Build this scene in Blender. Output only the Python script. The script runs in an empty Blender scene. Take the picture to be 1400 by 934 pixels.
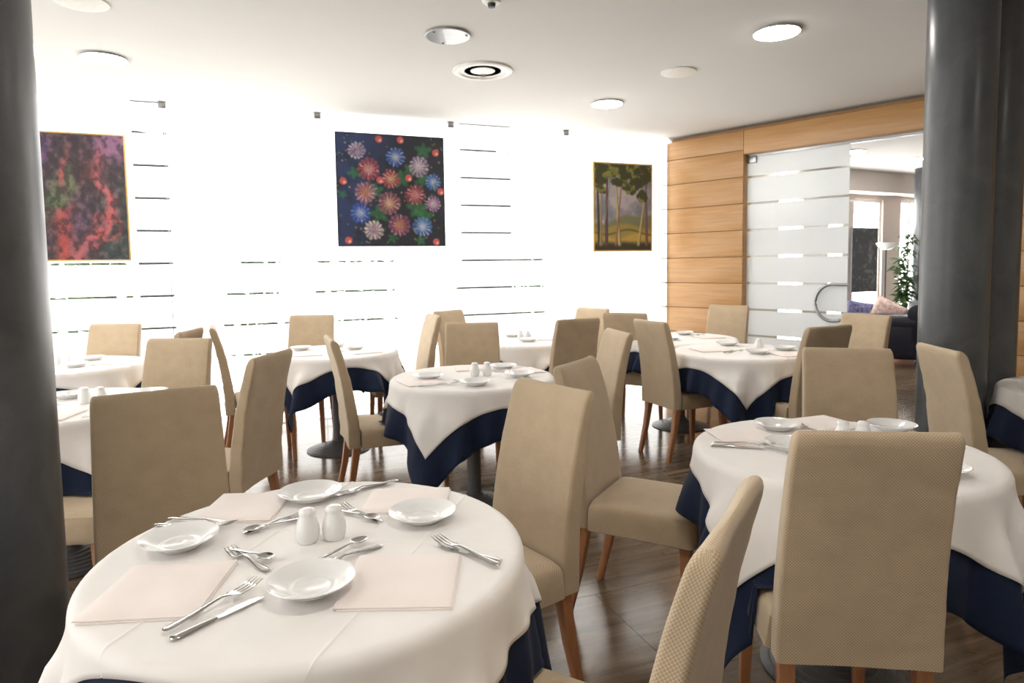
import bpy, math, random
import numpy as np
from mathutils import Vector, Matrix, noise

# ------------------------------------------------------------------ camera, world, exposure
scene = bpy.context.scene
COL = scene.collection
EYE = 1.385
pitch, roll = math.atan(65 / 900.0), math.radians(0.8)
_f = Vector((0, math.cos(pitch), -math.sin(pitch)))
_r0 = Vector((1, 0, 0)); _u0 = Vector((0, math.sin(pitch), math.cos(pitch)))
_r = _r0 * math.cos(roll) - _u0 * math.sin(roll)
_u = _r0 * math.sin(roll) + _u0 * math.cos(roll)
cam_data = bpy.data.cameras.new('camera')
cam = bpy.data.objects.new('camera', cam_data); COL.objects.link(cam)
m = Matrix.Identity(4)
for i in range(3):
    m[i][0], m[i][1], m[i][2] = _r[i], _u[i], -_f[i]
m[0][3], m[1][3], m[2][3] = 0, 0, EYE
cam.matrix_world = m
cam_data.sensor_width = 36.0
cam_data.lens = 900 * 36.0 / 1400
cam_data.shift_y = -38 / 1400.0
cam_data.clip_start = 0.05; cam_data.clip_end = 200
cam_data.dof.use_dof = True
cam_data.dof.focus_distance = 1.5
cam_data.dof.aperture_fstop = 8.0
scene.camera = cam

world = bpy.data.worlds.new('world'); scene.world = world
world.use_nodes = True
_bg = world.node_tree.nodes['Background']
_bg.inputs[0].default_value = (0.93, 0.97, 1.0, 1)
_bg.inputs[1].default_value = 1.3

vs = scene.view_settings
vs.view_transform = 'Standard'; vs.look = 'None'; vs.gamma = 1.0
vs.exposure = 1.5
try: vs.use_curve_mapping = False
except Exception: pass
scene.cycles.use_denoising = True
scene.cycles.max_bounces = 8
scene.cycles.diffuse_bounces = 5
scene.cycles.glossy_bounces = 3
scene.cycles.adaptive_threshold = .02
scene.cycles.transparent_max_bounces = 12
scene.cycles.sample_clamp_indirect = 12

WINDOW_GLOW = 1.0      # daylight in the frosted glass
LAMP_GLOW = 31.0       # ceiling lamps
PI = math.pi
rnd = random.Random(7)

# ------------------------------------------------------------------ helpers
def tag(o, label=None, cat=None, group=None, kind=None):
    if label: o['label'] = label
    if cat: o['category'] = cat
    if group: o['group'] = group
    if kind: o['kind'] = kind
    return o

def link(name, mesh, parent=None):
    o = bpy.data.objects.new(name, mesh); COL.objects.link(o)
    if parent is not None: o.parent = parent
    return o

def empty(name, loc=(0, 0, 0), rz=0.0):
    o = bpy.data.objects.new(name, None); COL.objects.link(o)
    o.location = loc; o.rotation_euler = (0, 0, rz); o.empty_display_size = 0.1
    return o

class MB:
    """collects geometry for one mesh"""
    def __init__(s): s.v = []; s.f = []; s.uv = {}
    def add(s, vs_, fs, uvs=None):
        b = len(s.v); s.v += [tuple(v) for v in vs_]
        for i, f in enumerate(fs):
            if uvs is not None: s.uv[len(s.f)] = uvs[i]
            s.f.append(tuple(b + k for k in f))
        return s
    def box(s, x0, x1, y0, y1, z0, z1, bev=0.0):
        if bev <= 0:
            vs_ = [(x, y, z) for z in (z0, z1) for y in (y0, y1) for x in (x0, x1)]
            fs = [(0, 2, 3, 1), (4, 5, 7, 6), (0, 1, 5, 4), (2, 6, 7, 3), (0, 4, 6, 2), (1, 3, 7, 5)]
            return s.add(vs_, fs)
        secs = []
        for z, k in ((z0, bev), (z0 + bev * .3, bev * .3), (z0 + bev, 0), (z1 - bev, 0), (z1 - bev * .3, bev * .3), (z1, bev)):
            secs.append([(x, y, z) for x, y in rrect((x0 + x1) / 2, (y0 + y1) / 2, (x1 - x0) / 2 - k, (y1 - y0) / 2 - k, bev, 3)])
        return s.loft(secs)
    def loft(s, secs, cap=True, closed=True, uv=False):
        n = len(secs[0]); vs_ = [p for sec in secs for p in sec]; fs = []; uvs = []
        L = 0.0
        per = None
        for i in range(len(secs) - 1):
            a, b = secs[i], secs[i + 1]
            if uv:
                if per is None:
                    mid = secs[len(secs) // 2]; per = [0.0]
                    for j in range(n): per.append(per[-1] + (Vector(mid[(j + 1) % n]) - Vector(mid[j])).length)
                dl = sum((Vector(a[j]) - Vector(b[j])).length for j in range(n)) / n
            for j in range(n if closed else n - 1):
                k = (j + 1) % n
                fs.append((i * n + j, i * n + k, (i + 1) * n + k, (i + 1) * n + j))
                if uv: uvs.append(((per[j], L), (per[j + 1], L), (per[j + 1], L + dl), (per[j], L + dl)))
            if uv: L += dl
        if cap and closed:
            fs.append(tuple(reversed(range(n)))); fs.append(tuple((len(secs) - 1) * n + j for j in range(n)))
            if uv:
                uvs.append(tuple((p[0], p[1]) for p in reversed(secs[0]))); uvs.append(tuple((p[0], p[1]) for p in secs[-1]))
        return s.add(vs_, fs, uvs if uv else None)
    def lathe(s, prof, n=32, c=(0, 0, 0)):
        secs = [[(c[0] + r * math.cos(2 * PI * j / n), c[1] + r * math.sin(2 * PI * j / n), c[2] + z) for j in range(n)] for r, z in prof]
        return s.loft(secs)
    def tube(s, pts, rad, n=8):
        secs = []
        P = [Vector(p) for p in pts]
        for i, p in enumerate(P):
            t = (P[min(i + 1, len(P) - 1)] - P[max(i - 1, 0)]).normalized()
            a = t.cross(Vector((0, 0, 1)))
            if a.length < 1e-3: a = t.cross(Vector((0, 1, 0)))
            a.normalize(); b = a.cross(t)
            r = rad[i] if isinstance(rad, (list, tuple)) else rad
            secs.append([tuple(p + a * (r * math.cos(2 * PI * j / n)) - b * (r * math.sin(2 * PI * j / n))) for j in range(n)])
        return s.loft(secs)
    def mesh(s, name, mat, smooth=True):
        me = bpy.data.meshes.new(name); me.from_pydata(s.v, [], s.f)
        if s.uv:
            lay = me.uv_layers.new(name='UVMap')
            for p in me.polygons:
                q = s.uv.get(p.index)
                if q:
                    for k, li in enumerate(p.loop_indices): lay.data[li].uv = q[k]
        me.materials.append(mat)
        if smooth:
            me.polygons.foreach_set('use_smooth', [True] * len(me.polygons))
            try: me.set_sharp_from_angle(angle=math.radians(42))
            except Exception: pass
        me.update()
        return me
    def build(s, name, mat, parent=None, smooth=True):
        return link(name, s.mesh(name, mat, smooth), parent)

def rrect(cx, cy, hx, hy, r, n=3, flat=1):
    r = min(r, hx * .98, hy * .98); pts = []
    for qx, qy, a0 in ((1, 1, 0), (-1, 1, 90), (-1, -1, 180), (1, -1, 270)):
        for i in range(n + 1):
            a = math.radians(a0 + 90 * i / n)
            pts.append((cx + qx * (hx - r) + r * math.cos(a), cy + qy * (hy - r) + r * math.sin(a)))
    if flat > 1:
        out = []
        for i, p in enumerate(pts):
            out.append(p); q = pts[(i + 1) % len(pts)]
            if (i % (n + 1)) == n:
                for k in range(1, flat): out.append((p[0] + (q[0] - p[0]) * k / flat, p[1] + (q[1] - p[1]) * k / flat))
        pts = out
    return pts

# ------------------------------------------------------------------ materials
def lin(c): return tuple(((x / 255) / 12.92 if x / 255 <= .04045 else ((x / 255 + .055) / 1.055) ** 2.4) for x in c)

def mat_new(name):
    m_ = bpy.data.materials.new(name); m_.use_nodes = True
    nt = m_.node_tree; return m_, nt, nt.nodes['Principled BSDF']

def nd(nt, t, **kw):
    n = nt.nodes.new(t)
    for k, v in kw.items():
        if k in n.inputs: n.inputs[k].default_value = v
        else: setattr(n, k, v)
    return n

def ramp(nt, fac, stops):
    r = nt.nodes.new('ShaderNodeValToRGB'); e = r.color_ramp.elements
    while len(e) < len(stops): e.new(0.5)
    for i, (p, c) in enumerate(stops): e[i].position = p; e[i].color = (*c, 1)
    nt.links.new(fac, r.inputs[0]); return r.outputs[0]

def plain(name, col, rough=.5, metal=0.0, noise_amt=.06, scale=30.0, bump=0.0, stretch=(1, 1, 1), spec=.5, sheen=0.0):
    m_, nt, b = mat_new(name)
    tc = nd(nt, 'ShaderNodeTexCoord'); mp = nd(nt, 'ShaderNodeMapping'); mp.inputs['Scale'].default_value = stretch
    nt.links.new(tc.outputs['Object'], mp.inputs['Vector'])
    no = nd(nt, 'ShaderNodeTexNoise', Scale=scale, Detail=4.0)
    nt.links.new(mp.outputs[0], no.inputs['Vector'])
    lo = tuple(max(0, c * (1 - noise_amt)) for c in col); hi = tuple(min(1, c * (1 + noise_amt)) for c in col)
    nt.links.new(ramp(nt, no.outputs[0], [(.3, lo), (.7, hi)]), b.inputs['Base Color'])
    b.inputs['Roughness'].default_value = rough; b.inputs['Metallic'].default_value = metal
    b.inputs['Specular IOR Level'].default_value = spec
    if sheen: b.inputs['Sheen Weight'].default_value = sheen
    if bump:
        bp = nd(nt, 'ShaderNodeBump', Strength=bump, Distance=.01)
        nt.links.new(no.outputs[0], bp.inputs['Height']); nt.links.new(bp.outputs[0], b.inputs['Normal'])
    return m_

def glow(name, col, strength, white=.8):
    m_, nt, b = mat_new(name)
    b.inputs['Base Color'].default_value = (white, white, white, 1); b.inputs['Roughness'].default_value = .4
    b.inputs['Emission Color'].default_value = (*col, 1); b.inputs['Emission Strength'].default_value = strength
    return m_

def fabric_cover():
    m_, nt, b = mat_new('chair_cover_fabric')
    uv = nd(nt, 'ShaderNodeUVMap')
    mp = nd(nt, 'ShaderNodeMapping'); mp.inputs['Rotation'].default_value = (0, 0, 0)
    nt.links.new(uv.outputs[0], mp.inputs[0])
    ck = nd(nt, 'ShaderNodeTexChecker', Scale=1 / .0040)
    ck.inputs['Color1'].default_value = (.63, .508, .348, 1); ck.inputs['Color2'].default_value = (.45, .332, .224, 1)
    nt.links.new(mp.outputs[0], ck.inputs[0])
    tc = nd(nt, 'ShaderNodeTexCoord'); no = nd(nt, 'ShaderNodeTexNoise', Scale=14.0, Detail=3.0)
    nt.links.new(tc.outputs['Object'], no.inputs['Vector'])
    mx = nd(nt, 'ShaderNodeMix', data_type='RGBA', blend_type='MULTIPLY'); mx.inputs[0].default_value = .25
    nt.links.new(ck.outputs[0], mx.inputs[6]); nt.links.new(no.outputs[0], mx.inputs[7])
    nt.links.new(mx.outputs[2], b.inputs['Base Color'])
    b.inputs['Roughness'].default_value = .85; b.inputs['Specular IOR Level'].default_value = .2
    b.inputs['Sheen Weight'].default_value = .25
    mps = nd(nt, 'ShaderNodeMapping'); mps.inputs['Scale'].default_value = (4, 4, 11)
    nt.links.new(tc.outputs['Object'], mps.inputs[0])
    n2 = nd(nt, 'ShaderNodeTexNoise', Scale=2.0, Detail=3.0); nt.links.new(mps.outputs[0], n2.inputs['Vector'])
    bp = nd(nt, 'ShaderNodeBump', Strength=.10, Distance=.02)
    nt.links.new(n2.outputs[0], bp.inputs['Height']); nt.links.new(bp.outputs[0], b.inputs['Normal'])
    return m_

def linen(name, col, rough=.8, sheen=.2, bump=.12):
    m_, nt, b = mat_new(name)
    tc = nd(nt, 'ShaderNodeTexCoord'); no = nd(nt, 'ShaderNodeTexNoise', Scale=9.0, Detail=3.0)
    nt.links.new(tc.outputs['Object'], no.inputs['Vector'])
    nt.links.new(ramp(nt, no.outputs[0], [(.3, tuple(c * .96 for c in col)), (.7, col)]), b.inputs['Base Color'])
    b.inputs['Roughness'].default_value = rough; b.inputs['Sheen Weight'].default_value = sheen
    b.inputs['Specular IOR Level'].default_value = .25
    bp = nd(nt, 'ShaderNodeBump', Strength=bump, Distance=.01)
    nt.links.new(no.outputs[0], bp.inputs['Height']); nt.links.new(bp.outputs[0], b.inputs['Normal'])
    return m_

def travertine():
    m_, nt, b = mat_new('veined_travertine')
    tc = nd(nt, 'ShaderNodeTexCoord'); oi = nd(nt, 'ShaderNodeObjectInfo')
    ml = nd(nt, 'ShaderNodeMath', operation='MULTIPLY'); ml.inputs[1].default_value = 37.0
    nt.links.new(oi.outputs['Random'], ml.inputs[0])
    cb = nd(nt, 'ShaderNodeCombineXYZ')
    nt.links.new(ml.outputs[0], cb.inputs[0]); nt.links.new(ml.outputs[0], cb.inputs[1])
    ad = nd(nt, 'ShaderNodeVectorMath', operation='ADD')
    nt.links.new(tc.outputs['Object'], ad.inputs[0]); nt.links.new(cb.outputs[0], ad.inputs[1])
    mp = nd(nt, 'ShaderNodeMapping'); mp.inputs['Scale'].default_value = (.9, 9, 1)
    nt.links.new(ad.outputs[0], mp.inputs[0])
    no = nd(nt, 'ShaderNodeTexNoise', Scale=1.6, Detail=8.0, Roughness=.62, Distortion=.5)
    nt.links.new(mp.outputs[0], no.inputs['Vector'])
    c1 = ramp(nt, no.outputs[0], [(.28, (.050, .033, .021)), (.45, (.120, .083, .055)), (.60, (.190, .140, .096)), (.78, (.27, .21, .15))])
    sp = nd(nt, 'ShaderNodeTexNoise', Scale=26.0, Detail=2.0); nt.links.new(ad.outputs[0], sp.inputs['Vector'])
    c2 = ramp(nt, sp.outputs[0], [(.30, (.25, .2, .16)), (.40, (1, 1, 1))])
    mx = nd(nt, 'ShaderNodeMix', data_type='RGBA', blend_type='MULTIPLY'); mx.inputs[0].default_value = .35
    nt.links.new(c1, mx.inputs[6]); nt.links.new(c2, mx.inputs[7])
    hs = nd(nt, 'ShaderNodeHueSaturation'); nt.links.new(mx.outputs[2], hs.inputs['Color'])
    mr = nd(nt, 'ShaderNodeMapRange'); mr.inputs[3].default_value = .85; mr.inputs[4].default_value = 1.15
    nt.links.new(oi.outputs['Random'], mr.inputs[0]); nt.links.new(mr.outputs[0], hs.inputs['Value'])
    nt.links.new(hs.outputs[0], b.inputs['Base Color'])
    b.inputs['Roughness'].default_value = .16; b.inputs['Specular IOR Level'].default_value = .8
    return m_

def wood(name, dark, light, rough=.4, axis=(1, 12, 12), scale=3.0):
    m_, nt, b = mat_new(name)
    tc = nd(nt, 'ShaderNodeTexCoord'); oi = nd(nt, 'ShaderNodeObjectInfo')
    ad = nd(nt, 'ShaderNodeVectorMath', operation='ADD')
    nt.links.new(tc.outputs['Object'], ad.inputs[0]); nt.links.new(oi.outputs['Location'], ad.inputs[1])
    mp = nd(nt, 'ShaderNodeMapping'); mp.inputs['Scale'].default_value = axis
    nt.links.new(ad.outputs[0], mp.inputs[0])
    no = nd(nt, 'ShaderNodeTexNoise', Scale=scale, Detail=6.0, Roughness=.55)
    nt.links.new(mp.outputs[0], no.inputs['Vector'])
    nt.links.new(ramp(nt, no.outputs[0], [(.3, dark), (.7, light)]), b.inputs['Base Color'])
    b.inputs['Roughness'].default_value = rough
    return m_

def clear_glass(name, tint=(.93, .97, .96)):
    m_ = bpy.data.materials.new(name); m_.use_nodes = True; nt = m_.node_tree
    nt.nodes.remove(nt.nodes['Principled BSDF'])
    out = nt.nodes['Material Output']
    tr = nd(nt, 'ShaderNodeBsdfTransparent'); tr.inputs[0].default_value = (*tint, 1)
    gl = nd(nt, 'ShaderNodeBsdfGlossy'); gl.inputs['Roughness'].default_value = .02
    fr = nd(nt, 'ShaderNodeFresnel'); fr.inputs[0].default_value = 1.45
    mx = nd(nt, 'ShaderNodeMixShader')
    nt.links.new(fr.outputs[0], mx.inputs[0]); nt.links.new(tr.outputs[0], mx.inputs[1]); nt.links.new(gl.outputs[0], mx.inputs[2])
    nt.links.new(mx.outputs[0], out.inputs[0])
    return m_

def frosted(name):
    m_ = bpy.data.materials.new(name); m_.use_nodes = True; nt = m_.node_tree
    nt.nodes.remove(nt.nodes['Principled BSDF']); out = nt.nodes['Material Output']
    a = nd(nt, 'ShaderNodeBsdfTranslucent'); a.inputs[0].default_value = (.95, .95, .96, 1)
    d = nd(nt, 'ShaderNodeBsdfDiffuse'); d.inputs[0].default_value = (.9, .9, .92, 1)
    mx = nd(nt, 'ShaderNodeMixShader'); mx.inputs[0].default_value = .35
    nt.links.new(a.outputs[0], mx.inputs[1]); nt.links.new(d.outputs[0], mx.inputs[2]); nt.links.new(mx.outputs[0], out.inputs[0])
    return m_

def vcol(name, rough=.45):
    m_, nt, b = mat_new(name)
    at = nd(nt, 'ShaderNodeAttribute', attribute_name='paint')
    nt.links.new(at.outputs['Color'], b.inputs['Base Color']); b.inputs['Roughness'].default_value = rough
    return m_

def plaster_column():
    m_, nt, b = mat_new('polished_grey_plaster')
    tc = nd(nt, 'ShaderNodeTexCoord'); no = nd(nt, 'ShaderNodeTexNoise', Scale=3.5, Detail=7.0, Roughness=.65, Distortion=.6)
    nt.links.new(tc.outputs['Object'], no.inputs['Vector'])
    nt.links.new(ramp(nt, no.outputs[0], [(.3, (.048, .052, .056)), (.55, (.073, .078, .083)), (.75, (.110, .116, .122))]), b.inputs['Base Color'])
    nt.links.new(ramp(nt, no.outputs[0], [(.3, (.28,) * 3), (.7, (.45,) * 3)]), b.inputs['Roughness'])
    return m_

M = dict(
    cover=fabric_cover(),
    leg=wood('reddish_beech', (.32, .13, .055), (.46, .21, .095), .38, (12, 12, 1.5)),
    cream=linen('cream_linen', (.86, .83, .81)),
    navy=linen('navy_cloth', (.006, .014, .042), .75, .04),
    napkin=linen('pale_pink_napkin', (.88, .80, .77), .85, .2, .06),
    china=plain('white_china', (.82, .82, .82), .12, 0, .01),
    steel=plain('cutlery_steel', (.58, .57, .55), .14, 1.0, .03),
    brushed=plain('brushed_metal', (.33, .33, .34), .3, 1.0, .05),
    iron=plain('grey_table_base', (.13, .13, .135), .45, .3, .08),
    tabletop=wood('table_top_board', (.25, .17, .1), (.36, .26, .16)),
    ceiling=plain('ceiling_paint', (.68, .67, .645), .9, 0, .01, 2.0),
    wall=plain('warm_wall_paint', (.70, .66, .60), .9, 0, .02, 2.0),
    lobbywall=plain('lobby_wall_paint', (.48, .42, .38), .9, 0, .02, 2.0),
    beech=wood('beech_panel', (.41, .215, .080), (.50, .285, .118), .35, (1.2, 1.2, 22), 2.2),
    groove=plain('panel_groove', (.16, .07, .025), .7),
    stone=travertine(),
    glass=clear_glass('clear_pane_glass'),
    band=glow('daylit_frosted_band', (1.0, .995, .97), WINDOW_GLOW),
    frost=frosted('frosted_door_film'),
    column=plaster_column(),
    lampglass=glow('lit_lamp_glass', (1.0, .95, .87), LAMP_GLOW),
    lampoff=plain('unlit_lamp_glass', (.62, .64, .66), .2),
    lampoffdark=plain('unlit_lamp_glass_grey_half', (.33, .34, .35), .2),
    ring=plain('white_metal_ring', (.75, .74, .70), .4),
    speaker=plain('speaker_grille', (.58, .56, .53), .6, 0, .15, 400.0),
    dark=plain('vent_shade_and_clip_grey', (.25, .235, .20), .7),  # grey standing in for shade inside the vent, also used on its clip
    gold=plain('gilt_frame', (.62, .40, .13), .35, .6),
    black=plain('black_edge', (.015, .015, .02), .5),
    paint=vcol('oil_paint'),
    sofa=plain('navy_leather', (.010, .011, .022), .32, 0, .2, 20, .2),
    pinkcush=plain('pink_patterned_cushion', (.60, .44, .40), .9, 0, .35, 25),
    bluecush=plain('blue_patterned_cushion', (.13, .13, .24), .9, 0, .7, 30),
    leaf=plain('palm_leaf', (.05, .10, .03), .45, 0, .4, 8),
    leafdark=plain('hedge_leaf', (.09, .12, .06), .7, 0, .5, 6),
    pot=plain('terracotta_pot', (.35, .16, .09), .7),
    chalk=None,
    extpillar=plain('outside_pillar_render', (.035, .035, .035), .8),
    pave=plain('outside_paving', (.62, .61, .58), .9, 0, .08, 4),
    lobbywin=glow('daylit_lobby_window', (1.0, 1.0, .98), 6.5),
    white=plain('white_painted_frame', (.78, .76, .73), .5),
)

# ------------------------------------------------------------------ the room shell
CEIL = 2.785
DW = Vector((1, .40, 0)).normalized(); NW = Vector((-DW.y, DW.x, 0)); AW = math.atan2(DW.y, DW.x)
PW = Vector((0, 6.75, 0))
def wpt(s, off=0, z=0): return PW + DW * s - NW * off + Vector((0, 0, z))     # on the window wall, off metres into the room

DO = Vector((.682, -.731, 0)).normalized(); AO = math.atan2(DO.y, DO.x)       # wood wall runs corner -> camera right
NO = Vector((DO.y, -DO.x, 0))                                                 # towards the room
if NO.dot(Vector((0, -1, 0))) < 0: NO = -NO
PO = Vector((1.745, 7.50, 0))
def opt(t, off=0, z=0): return PO + DO * t + NO * off + Vector((0, 0, z))

room = [wpt(-6.83), wpt(1.9), opt(0), opt(5.6), Vector((5.9, -1.2, 0)), Vector((-3.74, -2.3, 0))]
lobby = [opt(0, -.02), opt(5.6, -.02), Vector((9.6, 4.6, 0)), Vector((9.4, 12.7, 0)), Vector((2.4, 9.15, 0))]

def poly_slab(name, pts, z0, z1, mat):
    b = MB(); n = len(pts)
    b.add([(p.x, p.y, z0) for p in pts] + [(p.x, p.y, z1) for p in pts],
          [tuple(range(n))[::-1], tuple(range(n, 2 * n))] + [(i, (i + 1) % n, n + (i + 1) % n, n + i) for i in range(n)])
    me = b.mesh(name, mat, False)
    import bmesh
    bm = bmesh.new(); bm.from_mesh(me); bmesh.ops.recalc_face_normals(bm, faces=bm.faces); bm.to_mesh(me); bm.free()
    return tag(link(name, me), kind='structure')

whole = [wpt(-6.83), wpt(1.9), Vector((2.4, 9.15, 0)), Vector((9.4, 12.7, 0)), Vector((9.6, 4.6, 0)), Vector((5.9, -1.2, 0)), Vector((-3.74, -2.3, 0))]
floor = poly_slab('floor', whole, -.12, -.004, M['stone'])
floor['label'] = 'polished brown veined travertine floor'
ceiling = poly_slab('ceiling', whole, CEIL, CEIL + .15, M['ceiling'])
ceiling['label'] = 'smooth off-white ceiling with recessed lamps'

def inside(p, poly):
    c = False; n = len(poly)
    for i in range(n):
        a, b = poly[i], poly[(i + 1) % n]
        if (a.y > p[1]) != (b.y > p[1]) and p[0] < (b.x - a.x) * (p[1] - a.y) / (b.y - a.y) + a.x: c = not c
    return c

# floor tiles, laid parallel to the glass wall
TL, TW = 1.2, .6
tb = MB().box(-TL / 2 + .001, TL / 2 - .001, -TW / 2 + .001, TW / 2 - .001, -.004, 0, 0)
tile_me = tb.mesh('floor_tile', M['stone'], False)
row = 0
for j in range(-16, 12):
    for i in range(-9, 11):
        s = i * TL + (.6 if j % 2 else 0); q = j * TW
        c = wpt(s, -q)
        ok = all(inside((c + DW * a - NW * b)[:2], whole) for a in (-TL / 2, TL / 2) for b in (-TW / 2, TW / 2))
        if not ok or c.y < .2: continue
        d = c.y
        if abs(c.x) > .78 * d + 1.0: continue
        o = link('floor_tile', tile_me, floor); o.location = c; o.rotation_euler = (0, 0, AW)

def wall_box(name, a, b, z0, z1, th, mat, side=1):
    d = (b - a); L = d.length; o = MB().box(0, L, 0, th * side, z0, z1).build(name, mat, None, False) if side > 0 else MB().box(0, L, -th, 0, z0, z1).build(name, mat, None, False)
    o.location = (a.x, a.y, 0); o.rotation_euler = (0, 0, math.atan2(d.y, d.x))
    return tag(o, kind='structure')
wall_box('wall_back', Vector((-3.74, -2.3, 0)), Vector((5.9, -1.2, 0)), 0, CEIL, .15, M['wall'], -1)
wall_box('wall_right', Vector((5.9, -1.2, 0)), opt(5.6), 0, CEIL, .15, M['wall'], -1)

# frosted glass wall
STRIPS = [2.531, 2.261, 1.992, 1.722, 1.449, 1.175, .903, .632, .36, .089]
BND = [1.885, .62, -.625, -1.87, -3.11, -4.35, -5.59, -6.83]
def banded_panel(name, w, zt, band_mat, th=.012, gap=.021, top_clear=0.0):
    root = empty(name)
    MB().box(.004, w - .004, -.006, .006, .012, zt).build('glass_pane', M['glass'], root, False)
    edges = [zt - top_clear] + STRIPS + [.012]
    meshes = {}
    for k in range(len(edges) - 1):
        z1 = edges[k] - (gap / 2 if k else 0); z0 = edges[k + 1] + (gap / 2 if k < len(edges) - 2 else 0)
        if z1 - z0 < .02: continue
        key = round(z1 - z0, 3)
        if key not in meshes:
            meshes[key] = MB().box(.004, w - .004, -.0085, -.0065, 0, z1 - z0).mesh('frosted_band', band_mat, False)
        o = link('frosted_band', meshes[key], root); o.location = (0, 0, z0)
    return root
for k in range(len(BND) - 1):
    w = BND[k] - BND[k + 1]
    r_ = banded_panel('window_%d' % (k + 1), w, CEIL - .012, M['band'])
    r_.location = wpt(BND[k + 1]); r_.rotation_euler = (0, 0, AW); r_['kind'] = 'structure'
    r_['label'] = 'tall frosted glass panel with thin clear stripes'
    MB().box(-.03, .03, -.045, -.0095, CEIL - .055, CEIL - .002, .004).build('ceiling_clamp', M['brushed'], r_)
_a, _b = Vector((-3.74, -2.3, 0)), wpt(-6.83)
_w = (_b - _a).length / 5
for k in range(5):  # glowing side glazing out of view, added to light the room
    r_ = banded_panel('window_%d' % (k + 10), _w, CEIL - .012, M['band'])
    r_.location = _a + (_b - _a) * (k / 5) ; r_.rotation_euler = (0, 0, math.atan2((_b - _a).y, (_b - _a).x) ); r_['kind'] = 'structure'
    r_['label'] = 'unseen frosted glass panel added as the side wall to light the room'
    MB().box(-.03, .03, .0095, .045, CEIL - .055, CEIL - .002, .004).build('ceiling_clamp', M['brushed'], r_)
MB_c = MB().box(-.02, .02, -.03, .012, 1.335, 1.405, .004).build('trim_1', M['brushed'])
MB_c.location = opt(.0, .03); MB_c.rotation_euler = (0, 0, AO); tag(MB_c, 'small dark metal latch in the corner of glass and wood', kind='structure')

# outside: paving, pillars, shrubs
ext = [wpt(-12, -.1), wpt(1.95, -.1), Vector((2.3, 9.3, 0)), Vector((9.3, 12.9, 0)), Vector((14, 30, 0)), Vector((-20, 30, 0))]
g = poly_slab('outside_ground', ext, -.2, -.03, M['pave'])
for s, w, lab in ((-3.3, .26, 'dark slim pillar outside the glass beside the abstract painting'), (0.0, .50, 'dark wide pillar outside the glass between flower and tree paintings')):
    t = empty('outside_pillar', wpt(s, -.75)); t.rotation_euler = (0, 0, AW)
    MB().box(-w / 2, w / 2, -.15, .15, -.03, 3.2, .01).build('shaft', M['extpillar'], t)
    MB().box(-w / 2 - .03, w / 2 + .03, -.18, .18, -.03, .12, .01).build('plinth', M['extpillar'], t)
    tag(t, lab, 'pillar')
def shrub(s, off, h, w, lab, seed):
    rr = random.Random(seed); b = MB()
    for _ in range(260):
        a = rr.uniform(0, 2 * PI); z = rr.uniform(.15, 1); q = w * math.sqrt(rr.random()) * (1 - .5 * abs(z - .5))
        c = Vector((q * math.cos(a), q * math.sin(a), z * h)); L = rr.uniform(.08, .16)
        d = Vector((rr.gauss(0, 1), rr.gauss(0, 1), rr.gauss(0, 1))).normalized(); e = d.cross(Vector((rr.gauss(0, 1), 1, .3))).normalized()
        b.add([c - d * L, c + e * L * .4, c + d * L, c - e * L * .4], [(0, 1, 2, 3)])
    t = empty('shrub', wpt(s, off, -.03))
    b.build('foliage', M['leafdark'], t, False)
    MB().tube([(0, 0, 0), (0.02, 0, h * .4), (0, 0, h * .7)], [.03, .025, .01]).build('stem', M['leg'], t)
    tag(t, lab, 'shrub', 'shrubs outside the glass wall')
for i, (s, off, h, w) in enumerate(((-4.3, -3.2, 1.6, .5), (-2.4, -3.6, 1.7, .45), (-1.0, -4.0, 1.65, .7), (.65, -2.6, 1.85, .4), (1.6, -3.6, 1.7, .4))):
    shrub(s, off, h, w, ['dark shrub outside, left of the abstract painting', 'dark shrub outside between abstract and flower paintings', 'dark shrub outside below the flower painting', 'tall dark shrub outside just left of the tree painting', 'dark shrub outside below the tree painting'][i], i + 3)

# beech wall with sliding door opening
TOPZ = 2.725
TJ0, TJ1 = .945, 3.02          # opening along the wall
ww = empty('wall_wood'); ww.location = opt(0); ww.rotation_euler = (0, 0, AO); tag(ww, 'beech panelled wall with dark shadow joints', kind='structure')
# local x along the wall; room side is local -y or +y
SGN = 1 if (Matrix.Rotation(AO, 3, 'Z') @ Vector((0, 1, 0))).dot(NO) > 0 else -1
def obox(b, x0, x1, d0, d1, z0, z1, bev=0):            # d = distance towards the room
    y0, y1 = sorted((d0 * SGN, d1 * SGN)); return b.box(x0, x1, y0, y1, z0, z1, bev)
def opart(name, mat, x0, x1, d0, d1, z0, z1, bev=0, parent=ww): return obox(MB(), x0, x1, d0, d1, z0, z1, bev).build(name, mat, parent, bev > 0)
opart('core', M['groove'], 0, TJ0 - .012, -.16, -.004, 0, TOPZ)
opart('core', M['groove'], TJ1 + .012, 5.6, -.16, -.004, 0, TOPZ)
opart('core', M['groove'], TJ0 - .012, TJ1 + .012, -.16, -.004, 2.50, TOPZ)
HB = 2.492
rows = [(STRIPS[i + 1] + .003, STRIPS[i] - .003) for i in range(len(STRIPS) - 1)] + [(0.0, STRIPS[-1] - .003)]
for z0, z1 in rows:
    opart('beech_panel', M['beech'], .004, TJ0, -.004, .016, z0, z1, .002)
    opart('beech_panel', M['beech'], TJ1, 5.58, -.004, .016, z0, z1, .002)
opart('beech_panel', M['beech'], .004, TJ0 - .002, -.004, .016, STRIPS[0] + .003, TOPZ, .002)
opart('header_panel', M['beech'], TJ0 + .002, 3.1, -.004, .016, HB, TOPZ, .002)
opart('header_panel', M['beech'], 3.106, 5.58, -.004, .016, HB, TOPZ, .002)
opart('cornice', M['beech'], .004, 5.58, -.16, -.13, TOPZ + .004, CEIL - .001)
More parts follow.
